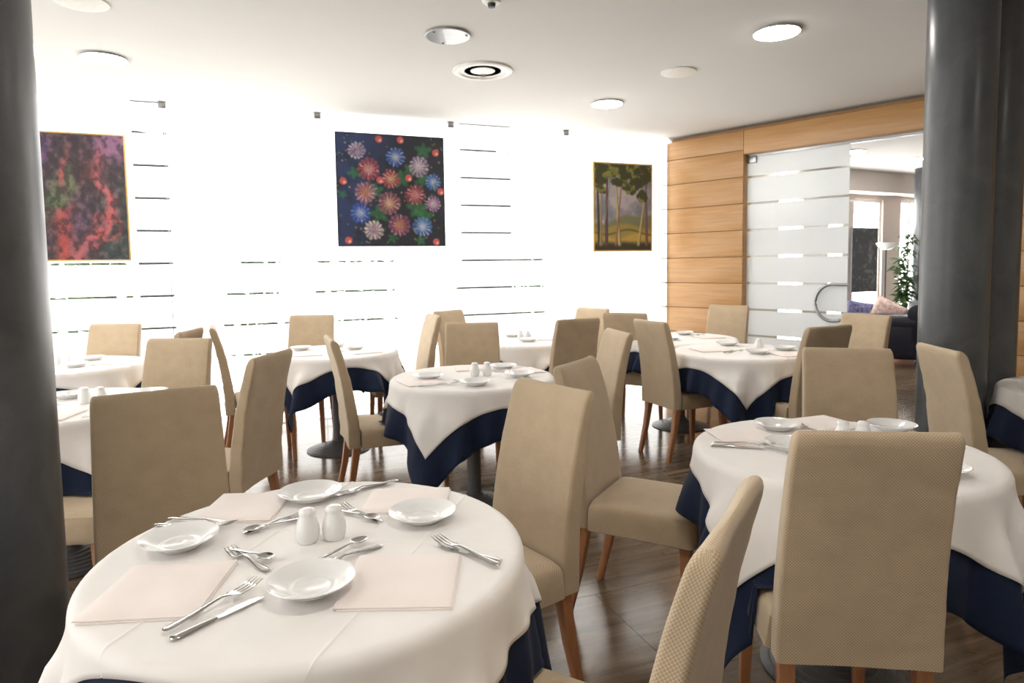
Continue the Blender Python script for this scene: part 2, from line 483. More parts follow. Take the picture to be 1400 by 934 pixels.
opart('jamb', M['beech'], TJ0 - .012, TJ0 + .004, -.16, -.004, 0, HB)
opart('jamb', M['beech'], TJ1 - .004, TJ1 + .012, -.16, -.004, 0, HB)
opart('header_soffit', M['beech'], TJ0, TJ1, -.16, -.004, HB - .004, 2.50)
# sliding door
DWID = 1.02
door = banded_panel('door_1', DWID, 2.46, M['frost'], top_clear=.03)
door.location = opt(.93, -.075); door.rotation_euler = (0, 0, AO); door['kind'] = 'structure'
door['label'] = 'frosted glass sliding door with clear stripes and curved handle'
hp = []
for k in range(25):
    a = math.radians(78 + 215 * k / 24); hp.append((DWID - .11 + .175 * math.cos(a) * .95, SGN * .05, 1.0 + .175 * math.sin(a)))
hp = [(hp[0][0] + .10, hp[0][1], hp[0][2])] + hp
hd = MB().tube(hp, .015, 10).build('door_handle', M['brushed'], door)
for q in (hp[1], hp[-1]):
    MB().tube([(q[0], SGN * .05, q[2]), (q[0], SGN * .0086, q[2])], .008, 8).build('handle_mount', M['brushed'], hd)
obox(MB(), .02, .12, -.02, .025, 2.40, 2.475, .004).build('roller_bracket', M['brushed'], door)
obox(MB(), 0, 2.08, -.02, .02, 2.462, 2.486).build('track', M['brushed'], door, False)

# ------------------------------------------------------------------ columns
def column(x, y, r, lab):
    t = empty('column', (x, y, 0))
    MB().lathe([(r + .0, .0), (r, .02), (r, 1.4), (r, CEIL - .003)], 64).build('shaft', M['column'], t)
    MB().lathe([(r + .001, .001), (r + .008, .001), (r + .008, .07), (r + .001, .075)], 64).build('base_ring', M['iron'], t)
    tag(t, lab, 'column', kind='structure'); return t
column(-1.499, 1.72, .24, 'dark grey polished plaster column filling the left edge')
column(2.285, 3.40, .155, 'dark grey round column standing in front of the doorway')
column(2.60, 3.62, .155, 'darker grey round column behind the right column at the picture edge')
column(6.38, 10.12, .2, 'grey round column in the lobby seen through the doorway')

# ------------------------------------------------------------------ lobby
LD = Vector((1, .508, 0)).normalized(); LA = math.atan2(LD.y, LD.x); LN = Vector((-LD.y, LD.x, 0))
LP = Vector((5.2, 10.57, 0))
def lpt(s, off=0, z=0): return LP + LD * s - LN * off + Vector((0, 0, z))
def lbox(name, s0, s1, o0, o1, z0, z1, mat, parent=None, bev=0):
    o = MB().box(s0, s1, -o1, -o0, z0, z1, bev).build(name, mat, parent, bev > 0)
    if parent is None: o.location = LP; o.rotation_euler = (0, 0, LA)
    return o
lw = empty('wall_lobby', LP, LA); tag(lw, 'beige lobby end wall below a ceiling beam', kind='structure')
W1 = (-1.3, 1.15, .05, 2.40); W2 = (1.63, 2.45, .05, 2.42)
lbox('wall_pier', -3.4, W1[0], -.2, 0, 0, CEIL, M['lobbywall'], lw)
lbox('wall_pier', W1[1], W2[0], -.2, 0, 0, CEIL, M['lobbywall'], lw)
lbox('wall_pier', W2[1], 4.9, -.2, 0, 0, CEIL, M['lobbywall'], lw)
for W in (W1, W2):
    lbox('lintel', W[0], W[1], -.2, 0, W[3], CEIL, M['lobbywall'], lw)
    lbox('sill', W[0], W[1], -.2, 0, 0, W[2], M['lobbywall'], lw)
lbox('beam', -3.4, 4.9, .002, .36, 2.47, CEIL - .002, M['lobbywall'], lw)
for i, W in enumerate((W1, W2)):
    r_ = empty('window_%d' % (8 + i), LP, LA); tag(r_, ['bright tall lobby window behind the dark portrait board', 'bright narrow lobby window behind the palm'][i], kind='structure')
    lbox('pane', W[0] + .05, W[1] - .05, -.12, -.11, W[2] + .05, W[3] - .05, M['lobbywin'], r_)
    for a in ((W[0] + .002, W[0] + .05, W[2] + .002, W[3] - .002), (W[1] - .05, W[1] - .002, W[2] + .002, W[3] - .002)):
        lbox('frame_post', a[0], a[1], -.15, -.04, a[2], a[3], M['white'], r_)
    for a in ((W[2] + .002, W[2] + .05), (W[3] - .05, W[3] - .002)):
        lbox('frame_rail', W[0] + .05, W[1] - .05, -.15, -.04, a[0], a[1], M['white'], r_)
    if i == 0:
        for q0, q1 in ((-.75, -.16), (.17, .44)): lbox('pier', q0, q1, -.108, -.02, W[2] + .05, W[3] - .05, M['lobbywall'], r_)
    if i == 1:
        for q in (.28, .6): lbox('mullion', W[0] + q, W[0] + q + .05, -.108, -.05, W[2] + .05, W[3] - .05, M['white'], r_)
wall_box('wall_lobby_left', opt(-.02, -.3), Vector((2.4, 9.1, 0)), 0, CEIL, .12, M['wall'], 1)
wall_box('wall_lobby_right', Vector((9.4, 12.7, 0)), Vector((9.6, 4.6, 0)), 0, CEIL, .12, M['wall'], 1)

def grid_mesh(name, w, h, nx, ny, cols, mat, th=.02):
    """painted sheet in local x (width) / z (height), colours per vertex, facing -y"""
    xs = np.linspace(0, w, nx); zs = np.linspace(h, 0, ny)
    v = [(x, 0, z) for z in zs for x in xs]
    f = [(j * nx + i, (j + 1) * nx + i, (j + 1) * nx + i + 1, j * nx + i + 1) for j in range(ny - 1) for i in range(nx - 1)]
    me = bpy.data.meshes.new(name); me.from_pydata(v, [], f)
    at = me.color_attributes.new('paint', 'FLOAT_COLOR', 'POINT')
    c = np.ones((nx * ny, 4), dtype=np.float32)
    s = np.clip(cols.reshape(-1, 3), 0, 1)
    c[:, :3] = np.where(s <= .04045, s / 12.92, ((s + .055) / 1.055) ** 2.4)
    at.data.foreach_set('color', c.ravel()); me.materials.append(mat); me.update()
    return me

def vnoise(nx, ny, sx, sy, seed, octaves=4):
    rs = np.random.RandomState(seed); out = np.zeros((ny, nx)); amp = 1.0; tot = 0
    for o in range(octaves):
        gx, gy = max(2, int(sx * 2 ** o) + 2), max(2, int(sy * 2 ** o) + 2)
        gmap = rs.rand(gy, gx); X = np.linspace(0, gx - 1.001, nx); Y = np.linspace(0, gy - 1.001, ny)
        xi, yi = X.astype(int), Y.astype(int); fx, fy = X - xi, Y - yi; fx = fx * fx * (3 - 2 * fx); fy = fy * fy * (3 - 2 * fy)
        a = gmap[np.ix_(yi, xi)]; b_ = gmap[np.ix_(yi, xi + 1)]; c_ = gmap[np.ix_(yi + 1, xi)]; d_ = gmap[np.ix_(yi + 1, xi + 1)]
        out += amp * ((a * (1 - fx) + b_ * fx) * (1 - fy[:, None]) + (c_ * (1 - fx) + d_ * fx) * fy[:, None]); tot += amp; amp *= .55
    return out / tot

def rgb(*c): return np.array(c) / 255.0
def blend(img, mask, col):
    mk = np.clip(mask, 0, 1)[..., None]; img[:] = img * (1 - mk) + col * mk
def sm(x, a, b): t = np.clip((x - a) / (b - a), 0, 1); return t * t * (3 - 2 * t)

def paint_flowers(n=230):
    U, V = np.meshgrid(np.linspace(0, 1, n), np.linspace(0, 1, n))
    img = np.zeros((n, n, 3)); img[:] = rgb(28, 30, 42)
    blend(img, sm(.75 - U - .35 * V, 0, .5), rgb(38, 54, 98)); no = vnoise(n, n, 8, 8, 1)
    blend(img, sm(no, .5, .8) * .5, rgb(14, 15, 20))
    rs = np.random.RandomState(5)
    def P(x, y): return ((x - 88) / 700, (y - 110) / 715)
    for x, y, r in ((500, 390, 55), (600, 580, 60), (350, 620, 55), (200, 360, 40), (650, 200, 50), (640, 400, 45), (435, 775, 32), (650, 630, 60), (330, 470, 45), (620, 790, 34), (120, 500, 26), (560, 330, 40)):
        u, v = P(x, y); d = np.hypot(U - u, (V - v) * 1.2); an = np.arctan2(V - v, U - u)
        mk = sm(r / 700 * (1 + .3 * np.sin(an * 5 + x)) - d, -.012, .018) * (.35 + .6 * vnoise(n, n, 26, 26, int(x)))
        blend(img, mk, rgb(44, 120, 62))
    fl = ((215, 220, 55, (205, 180, 205), (120, 80, 120)), (290, 335, 68, (200, 70, 80), (240, 190, 170)), (465, 250, 62, (60, 105, 205), (235, 235, 225)), (620, 305, 66, (190, 165, 195), (240, 225, 230)),
          (430, 392, 60, (195, 75, 70), (245, 200, 150)), (715, 402, 52, (65, 120, 215), (225, 230, 235)), (265, 485, 68, (190, 120, 135), (235, 140, 80)), (590, 490, 66, (175, 60, 70), (230, 150, 140)),
          (418, 550, 72, (175, 95, 110), (250, 205, 130)), (712, 548, 52, (185, 130, 175), (240, 220, 230)), (230, 615, 62, (55, 100, 215), (210, 215, 235)), (312, 722, 62, (225, 205, 200), (170, 120, 150)),
          (480, 690, 72, (160, 80, 115), (235, 150, 80)), (635, 700, 64, (80, 130, 215), (235, 235, 235)))
    for x, y, r, c1, c2 in fl:
        u, v = P(x, y); du, dv = U - u, V - v; d = np.hypot(du, dv) / (r / 700); an = np.arctan2(dv, du)
        nz = vnoise(n, n, 30, 30, int(x + y)); pet = np.clip(.5 + .5 * np.cos(an * 13 + x * .7 + 2.2 * d + 5 * (nz - .5)) * .8 + .5 * (nz - .5), 0, 1); d = d + .5 * (nz - .5); edge = 1 - sm(d, .86 + .12 * pet, 1.0 + .12 * pet)
        blend(img, edge * (.5 + .4 * pet), np.array(c1) / 255. * (.75 + .4 * nz[..., None]))
        blend(img, (1 - sm(d, .1, .75)) * (.35 + .5 * pet), np.array(c2) / 255.)
        blend(img, edge * sm(pet, .7, 1) * sm(nz, .45, .6) * .6, rgb(240, 228, 225))
        blend(img, edge * sm(.3 - pet, 0, .3) * .4, rgb(70, 45, 60))
    for x, y in ((360, 140), (500, 138), (735, 210), (127, 415), (765, 465), (150, 790), (728, 800), (360, 402), (550, 382)):
        u, v = P(x, y); d = np.hypot(U - u, V - v) * 700 / 24
        blend(img, 1 - sm(d, .8, 1.1), rgb(212, 84, 80)); blend(img, (1 - sm(np.hypot(U - u - .01, V - v - .01) * 700 / 10, .7, 1.2)) * .8, rgb(245, 200, 185))
    for _ in range(110):
        u, v = rs.rand(2); d = np.hypot(U - u, (V - v)) * 700 / rs.uniform(4, 9)
        blend(img, (1 - sm(d, .6, 1.2)) * .6, [rgb(170, 150, 60), rgb(90, 130, 60), rgb(190, 170, 160)][rs.randint(3)])
    return img * .86 + .055  # veil of haze mixed into the canvas colours, lifts the blacks

def paint_abstract(nx=150, ny=250):
    U, V = np.meshgrid(np.linspace(0, 1, nx), np.linspace(0, 1, ny))
    n1 = vnoise(nx, ny, 3, 5, 11); n2 = vnoise(nx, ny, 7, 10, 12); n3 = vnoise(nx, ny, 16, 22, 13)
    img = np.zeros((ny, nx, 3)); img[:] = rgb(62, 46, 56)
    W = U + .22 * (n1 - .5); Z = V + .2 * (n2 - .5)
    blend(img, sm(W, .1, .0) * sm(.5 - Z, 0, .2), rgb(110, 70, 130))
    blend(img, np.exp(-((W - .13) / .1) ** 2 - ((Z - .52) / .14) ** 2) * 1.1, rgb(84, 110, 66))
    blend(img, np.exp(-((W - .28) / .1) ** 2 - ((Z - .36) / .1) ** 2) * .9, rgb(110, 130, 80))
    blend(img, sm(W, .5, .8) * sm(.25 - Z, -.05, .15), rgb(148, 96, 140))
    blend(img, sm(W, .55, .75) * sm(Z, .3, .5), rgb(52, 66, 66))
    blend(img, np.exp(-((W - .25 - .0 * Z) / .13) ** 2) * sm(Z, .5, .65), rgb(190, 66, 58))
    path = .80 - .12 * np.sin(Z * 6) - sm(Z, .5, .95) * .42
    blend(img, np.exp(-((W - path) / .075) ** 2) * sm(Z, .02, .2), rgb(206, 92, 96))
    blend(img, np.exp(-((np.hypot((W - .72), (Z - .74) * 1.5) - .15) / .035) ** 2) * .8, rgb(196, 82, 78))
    blend(img, np.exp(-((W - .22) / .05) ** 2 - ((Z - .28 + (W - .22) * 2) / .1) ** 2) * .9, rgb(205, 84, 84))
    blend(img, np.exp(-((W - .42) / .12) ** 2 - ((Z - .72) / .18) ** 2) * .7, rgb(86, 66, 100))
    blend(img, np.exp(-((W - .58) / .16) ** 2 - ((Z - .27) / .1) ** 2) * .9, rgb(78, 34, 40))
    blend(img, sm(n3, .56, .72) * .3, rgb(190, 140, 150)); blend(img, sm(.5 - n3, 0, .14) * .6, rgb(38, 26, 36)); img = img * .8 + .05  # the last step bakes a light haze into the colours
    return img

def paint_trees(nx=170, ny=220):
    U, V = np.meshgrid(np.linspace(0, 1, nx), np.linspace(0, 1, ny))
    n1 = vnoise(nx, ny, 5, 6, 21); n2 = vnoise(nx, ny, 11, 14, 22)
    img = np.zeros((ny, nx, 3)); img[:] = rgb(132, 128, 132)
    blend(img, sm(n1, .45, .7) * .7, rgb(178, 164, 166)); blend(img, sm(.5 - n1, 0, .2) * .5, rgb(92, 104, 112))
    hill = .68 - .12 * U + .03 * np.sin(U * 9)
    blend(img, sm(V - hill, -.02, .03), rgb(112, 110, 78))
    blend(img, sm(V - (.72 + .03 * np.sin(U * 7 + 1)), -.02, .02), rgb(146, 128, 60))
    blend(img, sm(V - (.83 - .04 * np.cos(U * 8)), -.03, .03), rgb(178, 146, 66))
    blend(img, sm(V - (.9 + .04 * (n1 - .5)), -.03, .05), rgb(52, 46, 30))
    blend(img, np.exp(-((V - .79 - .03 * np.sin(U * 8)) / .012) ** 2) * .7, rgb(70, 66, 40))
    for x0, x1, w, c in ((.04, .08, .05, (58, 52, 48)), (.13, .1, .04, (150, 128, 84)), (.22, .20, .055, (92, 60, 72)), (.35, .44, .055, (176, 160, 108)), (.50, .36, .035, (150, 98, 84)), (.96, .76, .05, (178, 158, 104)), (.9, .92, .05, (120, 84, 84)), (.3, .12, .02, (122, 118, 84))):
        ctr = x0 + (x1 - x0) * V; ww_ = w * (.55 + .6 * V ** 2)
        mk = (1 - sm(np.abs(U - ctr), ww_ * .42, ww_ * .58)) * sm(V, .1, .2) * (1 - sm(V, .93, .97))
        blend(img, mk, rgb(*c)); blend(img, mk * sm(U - ctr, 0, ww_ * .5) * .7, rgb(48, 36, 34))
    for u, v, ru, rv in ((.2, .06, .35, .12), (.6, .08, .4, .1), (.9, .1, .25, .12), (.08, .2, .14, .09), (.45, .2, .16, .06), (.62, .28, .15, .08), (.75, .2, .16, .07), (.83, .37, .1, .08), (.12, .3, .1, .05)):
        d = np.hypot((U - u) / ru, (V - v) / rv) + .9 * (n2 - .5)
        mk = 1 - sm(d, .75, 1.05); blend(img, mk, rgb(58, 58, 32)); blend(img, mk * sm(n2, .48, .66), rgb(124, 122, 52))
    return img

def paint_portrait(nx=60, ny=110):
    U, V = np.meshgrid(np.linspace(0, 1, nx), np.linspace(0, 1, ny)); n1 = vnoise(nx, ny, 5, 9, 31); n2 = vnoise(nx, ny, 12, 20, 32)
    img = np.zeros((ny, nx, 3)); img[:] = rgb(34, 38, 44)
    blend(img, sm(n1, .5, .75) * .6, rgb(96, 100, 108)); blend(img, sm(n2, .6, .75) * .5, rgb(130, 132, 140))
    blend(img, np.exp(-((U - .72) / .07) ** 2) * sm(V, .15, .3) * (1 - sm(V, .5, .6)) * .5, rgb(120, 122, 128))
    blend(img, np.exp(-((U - .65) / .15) ** 2 - ((V - .68) / .03) ** 2) * .6, rgb(128, 126, 130))
    return img

def picture(name, loc, rz, w, h, img, edge_mat, fr, depth, lab, cat='painting', framename='frame'):
    t = empty(name, loc, rz)
    MB().box(.004, w - .004, -depth * .8, -.002, .004, h - .004).build('stretcher', M['black'], t, False)
    me = grid_mesh('canvas', w - 2 * fr, h - 2 * fr, img.shape[1], img.shape[0], img, M['paint'])
    o = link('canvas', me, t); o.location = (fr, -depth * .8 - .002, fr)
    for a in ((0, w, 0, fr), (0, w, h - fr, h)): MB().box(a[0], a[1], -depth, 0, a[2], a[3]).build(framename, edge_mat, t, False)
    for a in ((0, fr), (w - fr, w)): MB().box(a[0], a[1], -depth, 0, fr, h - fr).build(framename, edge_mat, t, False)
    return tag(t, lab, cat)
def pic_hang(s0, s1, z0, z1, img, mat, fr, lab):
    t = picture('painting', wpt(s0, .03, z0), AW, s1 - s0, z1 - z0, img, mat, fr, .025, lab)
    for x in (.15, s1 - s0 - .15):
        MB().tube([(x, -.004, z1 - z0 - .02), (x, -.004, CEIL - z0 - .005)], .0006, 5).build('hanging_wire', M['glass'], t)
pic_hang(-3.985, -3.39, 1.474, 2.492, paint_abstract(), M['gold'], .012, 'tall abstract painting in reds, purples and greens beside the left column')
pic_hang(-1.725, -.706, 1.587, 2.627, paint_flowers(), M['black'], .006, 'square dark painting of colourful flowers on the glass wall')
pic_hang(.925, 1.662, 1.527, 2.476, paint_trees(), M['gold'], .016, 'gilt framed landscape painting of tall trees near the wood wall')
pb = picture('portrait_board', lpt(.28, .05, .88), LA, .64, 1.05, paint_portrait(), M['black'], .01, .03, 'dark chalky portrait board against the bright lobby window', 'picture')

# sofa, lamp, palm
def sofa():
    d = Vector((.512, .859, 0)); t = empty('sofa', (4.90, 8.56, 0), math.atan2(d.y, d.x) - PI / 2)
    MB().box(-.44, .44, .02, 1.12, .10, .30, .03).build('frame', M['sofa'], t)
    for y0 in (.0, .94):
        a = MB().box(-.44, .40, y0, y0 + .2, .12, .58, .04).build('arm', M['sofa'], t)
        MB().tube([(-.45, y0 + .1, .58), (-.44, y0 + .1, .58), (.40, y0 + .1, .58), (.41, y0 + .1, .58)], [.09, .115, .115, .09], 16).build('arm_roll', M['sofa'], a)
    MB().box(.22, .46, .0, 1.14, .28, .72, .05).build('backrest', M['sofa'], t)
    MB().tube([(.34, -.01, .70), (.34, .0, .70), (.34, 1.14, .70), (.34, 1.15, .70)], [.08, .12, .12, .08], 16).build('back_roll', M['sofa'], t)
    MB().box(-.42, .22, .21, .93, .28, .46, .05).build('seat_cushion', M['sofa'], t)
    for x in (-.36, .36):
        for y in (.08, 1.04): MB().lathe([(.025, 0), (.035, .05), (.04, .11)], 12, (x, y, 0)).build('foot', M['black'], t)
    tag(t, 'navy leather sofa with rolled arms in the lobby', 'sofa')
    R = Matrix.Rotation(t.rotation_euler.z, 4, 'Z')
    def cush(lx, ly, z, rot, mat, lab):
        n = 14; b = MB(); vs_ = []
        for sgn in (1, -1):
            for j in range(n):
                for i in range(n):
                    u, v = i / (n - 1) * 2 - 1, j / (n - 1) * 2 - 1
                    hgt = .09 * max(0, (1 - u ** 4) * (1 - v ** 4)) ** .5
                    k = 1 - .08 * (1 - u * u) * abs(v) ** 3 - .0
                    vs_.append((u * .22 * (1 - .06 * (1 - v * v)), sgn * hgt, v * .22 * (1 - .06 * (1 - u * u))))
        fs = []
        for sidx in (0, 1):
            o_ = sidx * n * n
            for j in range(n - 1):
                for i in range(n - 1):
                    q = (o_ + j * n + i, o_ + j * n + i + 1, o_ + (j + 1) * n + i + 1, o_ + (j + 1) * n + i)
                    fs.append(q if sidx else q[::-1])
        b.add(vs_, fs); o = b.build('cushion', mat)
        p = Vector(t.location) + R @ Vector((lx, ly, 0)); o.location = (p.x, p.y, z); o.rotation_euler = (math.radians(-14), rot, t.rotation_euler.z)
        tag(o, lab, 'cushion', 'cushions on the lobby sofa')
    cush(-.02, .33, .64, .5, M['pinkcush'], 'pink patterned cushion on the navy lobby sofa')
    cush(-.31, .36, .62, .15, M['bluecush'], 'blue patterned cushion on the navy lobby sofa')
sofa()

t = empty('floor_lamp', (5.66, 9.98, 0))
MB().lathe([(.001, 0), (.14, 0), (.14, .02), (.03, .035), (.001, .035)], 32).build('base', M['brushed'], t)
MB().tube([(0, 0, .03), (0, 0, 1.56)], .012, 10).build('pole', M['black'], t)
MB().lathe([(.02, 1.55), (.06, 1.56), (.11, 1.60), (.14, 1.66), (.135, 1.66), (.105, 1.61), (.05, 1.575), (.015, 1.57)], 32).build('lamp_shade', M['china'], t)
tag(t, 'uplighter floor lamp with white glass bowl behind the lobby sofa', 'floor lamp')

t = empty('potted_palm', (6.0, 10.08, 0))
MB().lathe([(.001, 0), (.13, 0), (.17, .3), (.175, .32), (.15, .32), (.14, .27), (.001, .27)], 24).build('pot', M['pot'], t)
rr = random.Random(3)
for k in range(9):
    a = rr.uniform(0, 2 * PI); hh = rr.uniform(.9, 1.85); sp = rr.uniform(.05, .14)
    pts = [Vector((sp * math.cos(a) * f ** 1.5, sp * math.sin(a) * f ** 1.5, .26 + (hh - .26) * f)) for f in np.linspace(0, 1, 8)]
    st = MB().tube(pts, [.009 - .001 * i for i in range(8)], 6).build('stem', M['leaf'], t)
    b = MB()
    for p in pts[2:]:
        for _ in range(7):
            an = rr.uniform(0, 2 * PI); L = rr.uniform(.10, .18); d = Vector((math.cos(an), math.sin(an), rr.uniform(-.5, .5))).normalized()
            e = d.cross(Vector((0, 0, 1))).normalized() * L * .2; tip = p + d * L + Vector((0, 0, -.25 * L)); mid = p + d * L * .5 + Vector((0, 0, .04 * L))
            b.add([p, mid + e, tip, mid - e], [(0, 1, 2, 3)])
    b.build('leaves', M['leaf'], st, False)
tag(t, 'green leafy potted plant by the narrow lobby window', 'plant')

# ------------------------------------------------------------------ ceiling fittings
def downlight(x, y, lab, lit=True, r=.135):
    t = empty('ceiling_lamp', (x, y, CEIL))
    MB().lathe([(r * .62, -.001), (r * .86, -.001), (r * .86, -.006), (r * .62, -.006)], 40).build('trim_ring', M['ring'], t)
    g_ = MB().lathe([(.001, -.010), (r, -.010), (r + .002, -.013), (r, -.016), (.001, -.016)], 48).build('glass_disc', M['lampoff'], t)
    if lit: MB().lathe([(.001, -.0165), (r - .004, -.0165), (r - .006, -.019), (.001, -.020)], 48).build('lit_lens', M['lampglass'], g_)
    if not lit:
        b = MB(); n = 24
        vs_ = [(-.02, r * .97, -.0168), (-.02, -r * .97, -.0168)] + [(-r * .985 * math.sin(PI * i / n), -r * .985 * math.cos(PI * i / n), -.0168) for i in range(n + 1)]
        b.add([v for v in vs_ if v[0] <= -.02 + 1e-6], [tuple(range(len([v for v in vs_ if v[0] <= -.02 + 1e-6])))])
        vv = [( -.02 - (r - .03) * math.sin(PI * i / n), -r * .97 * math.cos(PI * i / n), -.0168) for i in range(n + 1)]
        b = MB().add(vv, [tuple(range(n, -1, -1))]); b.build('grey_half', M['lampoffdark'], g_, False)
    for k in range(3):
        a = math.radians(90 + 120 * k + 20)
        MB().lathe([(.001, -.002), (.007, -.002), (.007, -.024), (.001, -.024)], 10, ((r - .018) * math.cos(a), (r - .018) * math.sin(a), 0)).build('standoff', M['brushed'], t)
    return tag(t, lab, 'ceiling lamp', 'glass disc ceiling lamps')
downlight(-2.642, 4.412, 'lit round glass ceiling lamp above the abstract painting')
downlight(1.626, 4.096, 'lit round glass ceiling lamp at upper right near the column')
downlight(.847, 5.807, 'lit round glass ceiling lamp above the tree painting')
downlight(-.365, 4.08, 'unlit round glass ceiling lamp with a grey half', False)
downlight(5.56, 9.16, 'lit ceiling lamp in the lobby beside the right column')
downlight(4.38, 8.49, 'lit ceiling lamp in the lobby above the sliding door edge')
for x, y, lab in ((3.4, 7.4, 'unseen ceiling lamp added to light the lobby behind the door header'), (4.0, 9.4, 'unseen ceiling lamp added to light the lobby behind the frosted door'), (-2.2, 1.2, 'unseen ceiling lamp added to light the room, behind the viewer on the left'), (.3, .9, 'unseen ceiling lamp added to light the room, overhead near the viewer'), (3.2, .6, 'unseen ceiling lamp added to light the room, behind the viewer on the right')):
    downlight(x, y, lab)  # extra lamps out of view, added to light room and lobby
for x, y, lab in ((-2.21, 3.52, 'flat round grey ceiling speaker at the top left edge'), (1.243, 4.922, 'flat round pale ceiling speaker left of the upper right lamp')):
    t = empty('ceiling_speaker', (x, y, CEIL))
    MB().lathe([(.11, -.001), (.128, -.001), (.128, -.008), (.11, -.010)], 40).build('trim_ring', M['ring'], t)
    MB().lathe([(.001, -.002), (.109, -.002), (.109, -.008), (.001, -.009)], 40).build('grille', M['speaker'], t)
    tag(t, lab, 'speaker')
t = empty('air_vent', (-.185, 4.82, CEIL))
MB().lathe([(.165, -.001), (.215, -.001), (.213, -.012), (.20, -.018), (.175, -.016), (.165, -.006)], 56).build('outer_ring', M['ring'], t)
MB().lathe([(.001, -.0015), (.164, -.0015), (.164, -.003), (.001, -.003)], 40).build('throat_shade', M['dark'], t)  # flat disc, its grey imitates the shaded hollow of the vent
MB().lathe([(.118, -.0035), (.134, -.0035), (.132, -.006), (.120, -.006)], 48).build('inner_cone', M['ring'], t)
MB().lathe([(.001, -.0035), (.096, -.0035), (.088, -.006), (.045, -.008), (.001, -.009)], 48).build('centre_cone', M['ring'], t)
MB().box(-.02, .02, .085, .12, -.016, -.005, .002).build('clip', M['dark'], t)
tag(t, 'round ceiling air vent with concentric rings', 'air vent')
t = empty('smoke_detector', (-.084, 3.545, CEIL))
MB().lathe([(.001, -.001), (.05, -.001), (.05, -.02), (.042, -.03), (.001, -.034)], 32).build('body', M['ring'], t)
MB().lathe([(.001, -.0345), (.022, -.0345), (.018, -.05), (.001, -.052)], 24).build('sensor', M['black'], t)
tag(t, 'small white smoke detector at the top edge of the ceiling', 'smoke detector')

# ------------------------------------------------------------------ chairs
SEAT_Z = .47
def spine(z):
    """y of the back's middle line at height z (chair faces +y)"""
    f = max(0, (z - .44) / .55)
    return -.205 - .028 * f - .072 * f ** 2.2
def chair_meshes(seed, wr):
    random.seed(seed)
    off = Vector((seed * 3.1, seed * 1.7, 0))
    secs = []
    zs = [.375, .385, .42, .47] + [.47 + (.955 - .47) * k / 16 for k in range(1, 17)] + [.972, .982, .988, .990]
    for z in zs:
        hw = .198 - .010 * max(0, (z - .47) / .5); th = .034 - .010 * max(0, (z - .47) / .5)
        k = 0.0
        if z > .955: q = (z - .955) / .035; k = 1 - math.sqrt(max(0, 1 - q * q * .985))
        hw2 = hw - .009 * k; th2 = th * (1 - .8 * k)
        sec = []
        for x, y in rrect(0, 0, hw2, th2, min(.011, th2 * .9), 3, 7):
            wv = wr * noise.noise(Vector((x * 5, z * 17 + x * 7, y * 3)) + off) * (1 if abs(y) > th2 * .6 else .3)
            sec.append((x, spine(z) + y + wv * (1 if y < 0 else .8) + .006 * (1 - (x / hw) ** 2) * (1 if y < 0 else -1), z + .002 * noise.noise(Vector((x * 9, z * 3, y)) + off)))
        secs.append(sec)
    back = MB().loft(secs, uv=True).mesh('backrest', M['cover'])
    secs = []
    for z, k, r in ((.372, .000, .03), (.376, -.004, .03), (.40, -.003, .03), (.43, .0, .032), (.455, .003, .034), (.468, .010, .036), (.474, .022, .04), (.477, .05, .05)):
        sec = []
        for x, y in rrect(0, .025, .205 - k, .215 - k, r, 3, 6):
            yy = max(y, -.165)
            wv = wr * .8 * noise.noise(Vector((x * 7, y * 7, z * 30)) + off)
            sec.append((x + wv, yy, z + wv))
        secs.append(sec)
    seat = MB().loft(secs, uv=True).mesh('seat', M['cover'])
    return back, seat
def leg_mesh(front):
    secs = []
    for z, s in ((0, .0135), (.004, .0145), (.2, .018), (.376, .0215)):
        dx = .010 * (1 - z / .376) if front else .004 * (1 - z / .376); dy = (.012 if front else -.075) * (1 - z / .376) ** (1 if front else 1.3)
        secs.append([(dx + x, dy + y, z) for x, y in rrect(0, 0, s, s, .005, 2)])
    return MB().loft(secs).mesh('leg', M['leg'])
VAR = [chair_meshes(1, .0022), chair_meshes(2, .007), chair_meshes(3, .003)]
LEGF, LEGB = leg_mesh(True), leg_mesh(False)
SEATS = []
def chair(x, y, fx, fy, lab, var=0, top=True, sx=1.0):
    """x, y = middle of the back's top edge; (fx, fy) = facing"""
    f = Vector((fx, fy, 0)).normalized()
    o = Vector((x, y, 0)) + (f * .302 if top else Vector((0, 0, 0)))
    t = empty('dining_chair', o, math.atan2(f.y, f.x) - PI / 2)
    b, s = VAR[var]
    link('seat', s, t); link('backrest', b, t)
    for px, py, me in ((-.165, .20, LEGF), (.165, .20, LEGF), (-.165, -.19, LEGB), (.165, -.19, LEGB)):
        l = link('leg', me, t); l.location = (px, py, 0)
        if px < 0: l.scale = (-1, 1, 1)
    SEATS.append((o.copy(), f.copy()))
    return tag(t, lab, 'chair', 'slipcovered dining chairs')

